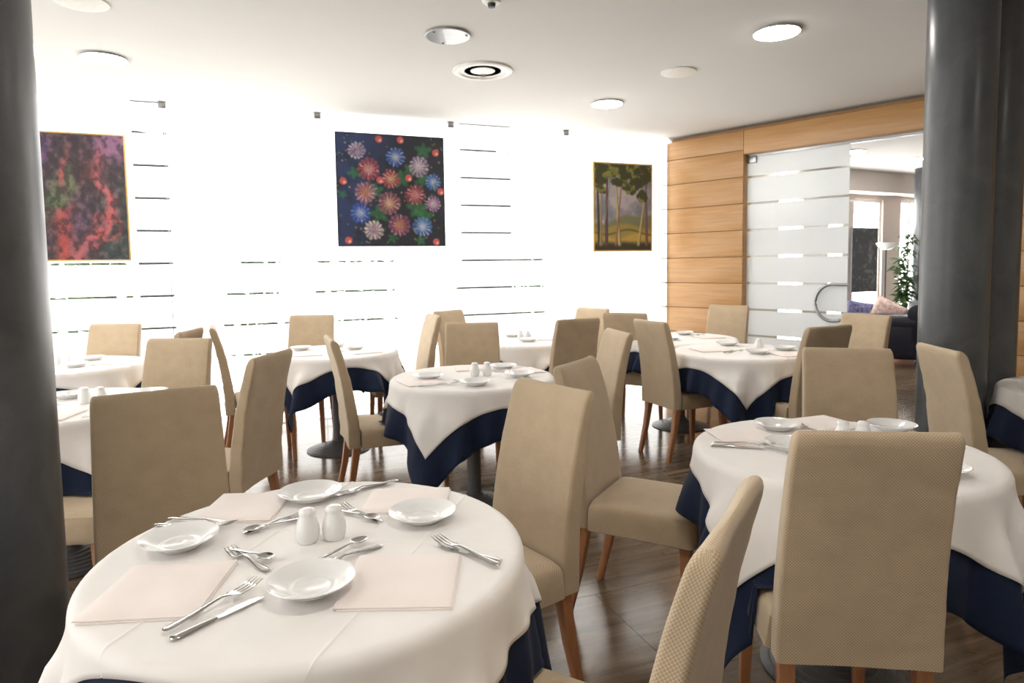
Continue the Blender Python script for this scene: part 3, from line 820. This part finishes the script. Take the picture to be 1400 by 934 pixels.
CHAIRS = [
 (-1.183, 2.160, .53, -.85, 'beige slipcovered chair on the far left side of the nearest table, facing the viewer', 2),
 (-1.142, 3.103, -.99, .12, 'beige slipcovered chair seen from behind its side, just right of the near-left chair', 1),
 (-1.953, 3.849, -.02, -1, 'pinkish lit chair facing the viewer behind the left column table', 0),
 (-3.024, 5.009, .05, -1, 'olive chair below the abstract painting at the far-left table', 0),
 (-2.17, 4.42, -.97, -.05, 'chair whose top corner just shows behind the pinkish left chair', 0),
 (-2.135, 4.657, .91, .42, 'chair in thin profile facing right against the bright glass', 1),
 (-1.728, 5.673, .07, -1, 'chair below and left of the flower painting, behind the back-left table', 0),
 (-1.053, 3.773, .93, .37, 'chair in side profile with seat tucked under the middle table', 1),
 (-.655, 5.511, -.93, -.38, 'chair facing left at the right of the back-left table', 1),
 (-.588, 6.028, .80, -.60, 'chair partly hidden behind the one facing the back-left table', 0),
 (-.285, 4.659, .05, -1, 'chair facing the viewer behind the middle table', 0),
 (.494, 4.884, -.45, .89, 'brown shaded chair back between the middle table and the tree painting', 2),
 (.751, 6.075, -.75, -.66, 'pale chair nearest the glass below the tree painting', 0),
 (.929, 5.415, .45, .89, 'wrinkled chair seen from behind at the wood wall table', 1),
 (.640, 3.937, -.97, -.22, 'chair facing left at the right side of the middle table', 0),
 (.259, 2.696, .87, -.49, 'chair facing right toward the right foreground table, half hidden behind pink chair', 0),
 (.134, 2.180, -.80, -.60, 'large pinkish chair at the right of the nearest table, seat showing', 0),
 (.974, 4.638, .92, .39, 'chair in three-quarter rear view at the left of the sliding door table', 0),
 (2.05, 6.20, -.62, -.78, 'cream chair against the beech panels beside the sliding door', 0),
 (1.962, 4.054, -.40, .92, 'dark brown chair back overlapping the sliding door table', 0),
 (1.528, 2.990, -.24, -.97, 'chair facing the viewer behind the right foreground table', 1),
 (1.951, 2.99, .99, -.12, 'wrinkled olive chair before the right column, facing right', 1),
 (2.658, 4.916, -.88, -.47, 'olive chair in the doorway in front of the navy sofa', 0),
 (.845, 1.506, .12, .99, 'large chair seen from behind at right foreground, woven check fabric', 2),
 (.358, 1.045, -.865, .50, 'chair edge at bottom right, back seen in steep profile close up', 0),
]
for c in CHAIRS: chair(*c)
chair(-1.80, 2.58, .99, .10, 'chair whose seat shows between the left column and nearest table', 1, False)
chair(2.46, 2.86, -.99, .12, 'chair whose seat corner shows at the right picture edge', 1, False)

# ------------------------------------------------------------------ tables and cloths
TR = .462; TZ = .752
def base_mesh():
    prof = [(.001, 0), (.235, 0), (.238, .006)]
    r, z = .235, .008
    while r > .07:
        prof += [(r, z), (r - .020, z + .004), (r - .024, z + .0085)]; r -= .026; z += .0085
    prof += [(.05, z + .004), (.05, z + .012), (.001, z + .012)]
    return MB().lathe(prof, 48).mesh('base', M['iron'])
BASE = base_mesh()
POST = MB().lathe([(.042, .05), (.040, .08), (.040, .66), (.055, .70), (.14, .724), (.14, .728), (.001, .728)], 24).mesh('pedestal', M['iron'])
TOP = MB().lathe([(.001, .728), (TR - .012, .728), (TR - .004, .733), (TR - .003, .744), (TR - .010, .7495), (.001, .7495)], 64).mesh('tabletop', M['tabletop'])

def cloth(name, cx, cy, half, rot, lift, n, mat, seed, crease=0.0, flare=.10, amp=.05, zmin=.02, off=(0, 0), name_key=''):
    """square sheet draped over a round top: flat inside, hanging with soft folds outside"""
    rs = random.Random(seed); ph = [rs.uniform(0, 2 * PI) for _ in range(6)]
    Rr = TR + lift * 1.0; rc = .016 + lift
    b = MB(); vs_ = []; us = list(np.linspace(-half, half, n))
    if crease:
        for q in (-half / 3, 0.0, half / 3): us += [q - .005, q - .0025, q, q + .0025, q + .005]
        us = sorted(us)
    n = len(us)
    cr, sr = math.cos(rot), math.sin(rot)
    seats = [(o, f) for o, f in SEATS if (o - Vector((cx, cy, 0))).length < 1.15]
    for v in us:
        for u in us:
            u_, v_ = u + off[0], v + off[1]; rho = math.hypot(u_, v_); th = math.atan2(v_, u_)
            zz = TZ + lift; a0 = Rr - rc
            if rho <= a0: r, dz = rho, 0.0
            else:
                d = rho - a0; arc = rc * PI / 2
                if d < arc: r = a0 + rc * math.sin(d / rc); dz = rc * (1 - math.cos(d / rc))
                else:
                    h = d - arc; k = min(1, h / .12)
                    fold = (.5 + .5 * math.cos(4 * (th - PI / 4))) * (flare if name_key != 'near' else .10)        # corners swing out
                    fold += amp * k * (.6 * math.sin(7 * th + ph[0]) + .5 * math.sin(12 * th + ph[1]) + .35 * math.sin(19 * th + ph[2]))
                    out = h * fold
                    out = .5 * (out + math.sqrt(out * out + .0004)) - .01      # soft floor: never inside the table edge
                    rip = k * min(1, h / .2) * (.010 * math.sin(17 * th + ph[4]) + .007 * math.sin(26 * th + ph[5] + 6 * h)); out += rip + .017 * k * min(1, h / .2)
                    r = Rr + out + lift * .6 * k; dz = rc + math.sqrt(max(h * h - out * out, h * h * .5))
            if crease:
                for q in (-half / 3, half / 3): dz -= crease * math.exp(-((u - q) / .0026) ** 2)
                dz -= crease * .8 * math.exp(-(v / .0026) ** 2)
            a = th
            x = r * math.cos(a); y = r * math.sin(a)
            X, Y, Z = cx + x * cr - y * sr, cy + x * sr + y * cr, max(zz - dz, zmin)
            if Z < .505:
                for o, f in seats:
                    d = Vector((X, Y, 0)) - o; ly = d.dot(f); lx = d.x * f.y - d.y * f.x
                    if abs(lx) < .215 and -.2 < ly < .25: Z = max(Z, .487 + lift * 1.2)
            vs_.append((X - cx, Y - cy, Z))
    fs = [(j * n + i, j * n + i + 1, (j + 1) * n + i + 1, (j + 1) * n + i) for j in range(n - 1) for i in range(n - 1)]
    b.add(vs_, fs); o = b.build(name, mat); o.location = (cx, cy, 0)
    sd = o.modifiers.new('thickness', 'SOLIDIFY'); sd.thickness = .0012; sd.offset = -1
    return o

TABLES = dict(
 near=(-.45, 1.445, -14, 'nearest table in the left foreground', 100),
 right=(1.084, 2.158, -10, 'right foreground table', 80),
 mid=(-.232, 3.737, -65, 'middle table', 70),
 bl=(-1.345, 4.98, -65, 'back-left table below the flower painting', 60),
 back=(.09, 5.56, -40, 'back table between flower and tree paintings', 50),
 wood=(1.43, 5.56, -60, 'table at the wood wall', 50),
 door=(1.63, 4.68, -60, 'table in front of the sliding door', 60),
 left=(-2.14, 3.08, 5, 'table beside the left column', 60),
 fl=(-3.03, 4.46, 20, 'far-left table below the abstract painting', 50),
 edge=(2.84, 3.05, -15, 'table cut off by the right picture edge', 50),
)
OFF = dict(near=(.046, .063), mid=(.01, -.03), bl=(-.02, .02), door=(.02, .0), right=(0, -.02))   # cloths never lie quite centred
for k, (x, y, rot, nm, n) in TABLES.items():
    t = empty('dining_table', (x, y, 0))
    link('base', BASE, t); link('pedestal', POST, t); link('tabletop', TOP, t)
    tag(t, 'round pedestal table under cloths, ' + nm, 'table', 'round dining tables')
    nv = cloth('undercloth', x, y, .70, math.radians(rot), .002, n, M['navy'], len(k) * 7 + n, 0, .22, .26, .02, OFF.get(k, (0, 0)), k)
    tag(nv, 'navy undercloth hanging from the ' + nm, 'tablecloth', 'navy undercloths')
    cr_ = cloth('top_cloth', x, y, .545, math.radians(rot), .0075, n, M['cream'], len(k) * 7 + n, .0015 if k in ('near', 'right', 'mid') else 0, .22, .26, .02, OFF.get(k, (0, 0)), k)
    tag(cr_, 'cream top cloth spread over the ' + nm, 'tablecloth', 'cream top cloths')

# ------------------------------------------------------------------ tableware
ZT = TZ + .0075 + .0006
PLATE = MB().lathe([(.001, .002), (.040, .0), (.043, .0), (.046, .003), (.062, .012), (.079, .0225), (.0835, .0250), (.0832, .0263), (.0785, .0252), (.060, .0160), (.047, .0085), (.0415, .0068), (.0375, .0082), (.0345, .0082), (.032, .0064), (.001, .0062)], 56).mesh('saucer', M['china'])
SHK = MB().lathe([(.001, 0), (.0190, 0), (.0205, .002), (.0235, .012), (.0250, .024), (.0240, .036), (.0205, .050), (.0172, .060), (.0165, .064), (.0175, .067), (.0172, .072), (.013, .0770), (.006, .0785), (.001, .0788)], 40); SHK.v = [(a * 1.1, b * 1.1, c) for a, b, c in SHK.v]; SHK = SHK.mesh('shaker', M['china'])
def bar(b, pts, wt, n=10):
    secs = []
    for i, (p, (w, h)) in enumerate(zip(pts, wt)):
        secs.append([(p[0] + w * math.cos(2 * PI * j / n), p[1], p[2] + h * math.sin(2 * PI * j / n)) for j in range(n)])
    return b.loft([s[::-1] for s in secs])
def fork_mesh(L):
    b = MB(); k = L / .2
    ys = [0, .003, .012, .03, .06, .09, .115, .128, .140, .150]; zz = [.004, .004, .004, .0045, .006, .009, .011, .009, .006, .0045]
    ws = [.002, .006, .0078, .007, .005, .0035, .003, .0055, .0125, .0132]; hs = [.0008, .0014, .0017, .0017, .0017, .0018, .0018, .0014, .0011, .0010]
    bar(b, [(0, y * k, z) for y, z in zip(ys, zz)], list(zip(ws, hs)))
    for q in (-.0104, -.0035, .0035, .0104):
        bar(b, [(q, .147 * k, .0046), (q, .165 * k, .0052), (q, .185 * k, .0085), (q * .97, .2 * k, .0125)], [(.0024, .001), (.0019, .001), (.0016, .0009), (.0006, .0005)], 6)
    return b.mesh('fork', M['steel'])
def spoon_mesh(L):
    b = MB(); k = L / .14
    bar(b, [(0, y * k, z) for y, z in zip([0, .003, .012, .04, .07, .09, .100], [.003, .003, .003, .004, .006, .008, .0065])],
        list(zip([.002, .005, .006, .0045, .003, .0024, .003], [.0008, .0012, .0014, .0014, .0014, .0014, .001])))
    n, mm = 18, 6; vs_ = []; fs = []
    for sgn in (0, 1):
        for i in range(mm + 1):
            for j in range(n):
                f = i / mm; a = 2 * PI * j / n; taper = 1 - .18 * math.sin(a)
                vs_.append((.0135 * f * math.cos(a) * taper, .119 * k + .0215 * f * math.sin(a), .0012 + .0062 * f * f + .0010 * sgn))
        o_ = sgn * (mm + 1) * n
        for i in range(mm):
            for j in range(n):
                q = (o_ + i * n + j, o_ + i * n + (j + 1) % n, o_ + (i + 1) * n + (j + 1) % n, o_ + (i + 1) * n + j)
                fs.append(q if not sgn else q[::-1])
    o1 = mm * n; o2 = (mm + 1) * n + mm * n
    for j in range(n): fs.append((o1 + j, o1 + (j + 1) % n, o2 + (j + 1) % n, o2 + j))
    b.add(vs_, fs); return b.mesh('spoon', M['steel'])
def knife_meshes(L):
    k = L / .21; b = MB()
    bar(b, [(0, y * k, .0045) for y in (0, .003, .015, .05, .09, .100)], [(.002, .0015), (.0075, .003), (.0085, .0034), (.0068, .0032), (.0055, .003), (.004, .002)])
    h = b.mesh('handle', M['steel']); b = MB(); secs = []
    for y, xl, xr in ((.098, -.004, .004), (.112, -.008, .0065), (.15, -.0095, .0065), (.185, -.0085, .0065), (.2, -.004, .0062), (.21, .003, .0055)):
        secs.append([(xl, y * k, .0042), (xr, y * k, .0036), (xr, y * k, .0054), (xl, y * k, .0046)][::-1])
    b.loft(secs); return h, b.mesh('blade', M['steel'])
FORK, DFORK, SPOON = fork_mesh(.2), fork_mesh(.165), spoon_mesh(.14)
KH, KB = knife_meshes(.205)
def napkin_mesh():
    b = MB(); rs = random.Random(4)
    for z0, z1, dx, dy, s in ((0, .0028, .004, -.003, .108), (.003, .0062, -.002, .002, .110)):
        n = 16; vs_ = []
        for top in (0, 1):
            for j in range(n):
                for i in range(n):
                    u, v = i / (n - 1) * 2 - 1, j / (n - 1) * 2 - 1; e = max(abs(u), abs(v))
                    z = z0 if not top else z1 + .003 * (1 - e ** 6) * (1 + .7 * noise.noise(Vector((u * 2, v * 2, z0 * 900)))) - (.0012 if e > .99 else 0)
                    vs_.append((dx + u * s, dy + v * s, z))
        fs = []
        for top in (0, 1):
            o_ = top * n * n
            for j in range(n - 1):
                for i in range(n - 1):
                    q = (o_ + j * n + i, o_ + j * n + i + 1, o_ + (j + 1) * n + i + 1, o_ + (j + 1) * n + i); fs.append(q if top else q[::-1])
        bd = [i for i in range(n)] + [j * n + n - 1 for j in range(1, n)] + [(n - 1) * n + i for i in range(n - 2, -1, -1)] + [j * n for j in range(n - 2, 0, -1)]
        for a, c in zip(bd, bd[1:] + bd[:1]): fs.append((a, c, n * n + c, n * n + a))
        b.add(vs_, fs)
    return b.mesh('napkin', M['napkin'])
NAP = napkin_mesh()

def put(name, me, x, y, rz, lab, cat, group, z=0.0, tilt=0.0, sc=(1, 1, 1)):
    o = link(name, me); o.location = (x, y, ZT + z); o.rotation_euler = (tilt, 0, rz); o.scale = sc
    return tag(o, lab, cat, group)
def lay(kind, hx, hy, tx, ty, lab, z=0.0, tilt=0.0):
    """cutlery from handle end (hx, hy) towards the tip (tx, ty)"""
    a = math.atan2(ty - hy, tx - hx) - PI / 2
    if kind == 'knife':
        t = empty('knife', (hx, hy, ZT + z), a); t.scale = (1.1, .86, 1); link('handle', KH, t); link('blade', KB, t); return tag(t, lab, 'knife', 'table knives')
    me = dict(fork=FORK, dfork=DFORK, spoon=SPOON)[kind]
    return put('spoon' if kind == 'spoon' else 'fork', me, hx, hy, a, lab, 'spoon' if kind == 'spoon' else 'fork', 'spoons' if kind == 'spoon' else 'forks', z, tilt, (1.2, 1, 1))
def quad_napkin(q, lab, z=0.0):
    P = [Vector(p) for p in q]; c = sum(P, Vector((0, 0))) / 4
    ux = ((P[3] - P[0]) + (P[2] - P[1])) / 2; uy = ((P[1] - P[0]) + (P[2] - P[3])) / 2
    put('napkin', NAP, c.x, c.y, math.atan2(ux.y, ux.x), lab, 'napkin', 'pink napkins', z, 0, (ux.length / .22, uy.length / .22, 1))

# nearest table
put('saucer', PLATE, -.763, 1.457, 0, 'white saucer at the left of the nearest table above the left napkin', 'saucer', 'white saucers')
put('saucer', PLATE, -.394, 1.228, .3, 'white saucer closest to the viewer, overlapping a pink napkin corner', 'saucer', 'white saucers', .0075)
put('saucer', PLATE, -.229, 1.596, .6, 'white saucer at the right of the nearest table by the large fork', 'saucer', 'white saucers')
put('saucer', PLATE, -.557, 1.755, .9, 'white saucer at the back of the nearest table behind the shakers', 'saucer', 'white saucers')
put('shaker', SHK, -.476, 1.472, 0, 'white china shaker at left of the pair on the nearest table', 'shaker', 'white shakers')
put('shaker', SHK, -.420, 1.490, 0, 'white china shaker at right of the pair on the nearest table', 'shaker', 'white shakers')
quad_napkin([(-.772, 1.128), (-.822, 1.350), (-.605, 1.366), (-.567, 1.143)], 'pink folded napkin at front left of the nearest table')
quad_napkin([(-.324, 1.157), (-.345, 1.387), (-.13, 1.38), (-.107, 1.166)], 'pink folded napkin at front right of the nearest table')
quad_napkin([(-.79, 1.589), (-.815, 1.785), (-.628, 1.80), (-.596, 1.59)], 'pink folded napkin at back left of the nearest table')
quad_napkin([(-.404, 1.625), (-.384, 1.82), (-.185, 1.812), (-.175, 1.64)], 'pink folded napkin at back right of the nearest table')
lay('knife', -.585, 1.069, -.475, 1.222, 'steel knife beside the front left napkin of the nearest table')
lay('fork', -.606, 1.087, -.502, 1.272, 'large steel fork crossing the knife by the front left napkin', .006)
lay('dfork', -.511, 1.319, -.645, 1.432, 'small steel fork right of the left saucer, tines to the saucer')
lay('spoon', -.640, 1.428, -.535, 1.372, 'teaspoon beside the small fork right of the left saucer', .004)
lay('knife', -.030, 1.345, -.205, 1.462, 'steel knife under the large fork at right of the nearest table')
lay('fork', -.034, 1.318, -.190, 1.462, 'large steel fork pointing at the right saucer of the nearest table', .007)
lay('dfork', -.300, 1.440, -.412, 1.330, 'small steel fork lying behind the front saucer of the nearest table')
lay('spoon', -.424, 1.352, -.345, 1.455, 'teaspoon with upturned bowl behind the front saucer', .006)
lay('dfork', -.642, 1.515, -.546, 1.622, 'small steel fork left of the shakers on the nearest table')
lay('spoon', -.530, 1.600, -.612, 1.538, 'teaspoon left of the shakers on the nearest table', .004)
lay('knife', -.885, 1.578, -.740, 1.553, 'knife at the far left rim of the nearest table behind the left saucer')
lay('fork', -.868, 1.612, -.700, 1.560, 'fork at the far left rim of the nearest table below the back left napkin', .005)
lay('knife', -.370, 1.868, -.480, 1.778, 'knife at the back rim of the nearest table')
lay('fork', -.339, 1.875, -.475, 1.76, 'large fork at the back rim of the nearest table right of the back saucer', .006)
lay('dfork', -.330, 1.575, -.466, 1.696, 'small fork behind the right shaker of the nearest table')
lay('spoon', -.455, 1.648, -.355, 1.590, 'teaspoon behind the right shaker of the nearest table', .005)

def setting(key, plates, shakers, naps, cut):
    nm = TABLES[key][3]
    for i, (x, y, w) in enumerate(plates): put('saucer', PLATE, x, y, i, 'white saucer %s the %s' % (w, nm), 'saucer', 'white saucers')
    for i, (x, y, w) in enumerate(shakers): put('shaker', SHK, x, y, 0, 'white china shaker %s the %s' % (w, nm), 'shaker', 'white shakers')
    for x, y, r, w in naps: put('napkin', NAP, x, y, r, 'pink folded napkin %s the %s' % (w, nm), 'napkin', 'pink napkins', 0, 0, (.95, .95, 1))
    for k, hx, hy, tx, ty, z, w in cut: lay(k, hx, hy, tx, ty, 'steel %s %s the %s' % (dict(fork='fork', dfork='small fork', spoon='teaspoon', knife='knife')[k], w, nm), z)
setting('right', [(.993, 2.44, 'at back left of'), (.925, 2.17, 'half hidden by the chair at front of'), (1.40, 2.40, 'at back right of'), (1.25, 1.90, 'at near right of')],
        [(1.135, 2.235, 'left of the pair on'), (1.20, 2.225, 'right of the pair on')],
        [(.83, 2.34, .1, 'at left of'), (1.20, 2.53 - .03, .35, 'at the far rim of')],
        [('knife', .672, 2.215, .87, 2.16, 0, 'at left of'), ('fork', .69, 2.235, .86, 2.185, .006, 'at left of'), ('dfork', 1.115, 2.56, 1.09, 2.42, 0, 'at the back of'), ('spoon', 1.15, 2.57, 1.16, 2.45, 0, 'at the back of')])
setting('mid', [(-.475, 3.66, 'at left of'), (-.06, 3.99, 'at back right of'), (.035, 3.70, 'at right of'), (-.20, 3.45, 'at the near side of')],
        [(-.218, 3.74, 'left of the pair on'), (-.148, 3.75, 'right of the pair on')],
        [(-.50, 3.50 + .05, .5, 'at left of'), (-.25, 4.02, .2, 'at the back of'), (.06, 3.88, .4, 'at right of')],
        [('knife', -.50, 3.42, -.33, 3.50, 0, 'at left of'), ('fork', -.47, 3.40, -.31, 3.47, .004, 'at left of'), ('spoon', -.33, 3.62, -.28, 3.55, 0, 'near the shakers of'), ('dfork', -.12, 3.90, .0, 3.83, 0, 'at right of')])
setting('bl', [(-1.42, 5.27, 'at back of'), (-1.22, 5.06, 'at right of'), (-1.64, 5.07, 'at left of')], [],
        [(-1.50, 4.78, .3, 'at front left of'), (-1.10, 4.88, .5, 'at front right of')], [('fork', -1.36, 4.80, -1.30, 4.98, 0, 'at front of'), ('knife', -1.33, 4.78, -1.26, 4.96, 0, 'at front of')])
setting('back', [(.0, 5.84, 'at back of'), (.13, 5.43, 'at front of'), (-.22, 5.55, 'at left of')], [(.07, 5.56, 'left of the pair on'), (.135, 5.58, 'right of the pair on')],
        [(.32, 5.60, .1, 'at right of')], [('fork', .22, 5.78, .38, 5.72, 0, 'at right of')])
setting('wood', [(1.52, 5.80, 'at back of'), (1.30, 5.40, 'at front of')], [], [(1.66, 5.55, .3, 'at right of')], [('fork', 1.38, 5.85, 1.30, 5.72, 0, 'at back of'), ('spoon', 1.70, 5.78, 1.62, 5.70, 0, 'at right of')])
setting('door', [(1.64, 4.99, 'at back left of'), (1.69, 4.51, 'at front of'), (1.94, 4.68, 'at right of')], [(1.775, 4.72, 'alone on')],
        [(1.42, 4.72, .2, 'at left of'), (1.88, 4.43, .2, 'at front right of')], [('fork', 1.50, 4.53, 1.62, 4.64, 0, 'at front of'), ('knife', 1.47, 4.55, 1.58, 4.68, 0, 'at front of'), ('spoon', 1.90, 4.93, 1.83, 4.84, 0, 'at back right of')])
setting('left', [(-2.22, 3.25, 'at back left of'), (-1.84, 3.30, 'at back right of')], [(-2.045, 3.105, 'left of the pair on'), (-1.97, 3.11, 'right of the pair on')],
        [(-2.02, 2.83, .1, 'at front of'), (-1.83, 3.06, .1, 'at right of')], [('fork', -2.32, 3.10, -2.15, 3.08, 0, 'at left of'), ('knife', -2.32, 3.06, -2.14, 3.03, 0, 'at left of'), ('spoon', -1.86, 2.80, -1.80, 2.90, 0, 'at front right of')])
setting('fl', [(-3.0, 4.66, 'at back of'), (-2.90, 4.33, 'at front right of')], [(-3.10, 4.45, 'left of the pair on'), (-3.035, 4.46, 'right of the pair on')], [(-2.75, 4.50, .2, 'at right of')], [])
setting('edge', [(2.74, 3.25, 'at left of')], [], [(2.82, 2.85, .2, 'at front of')], [])
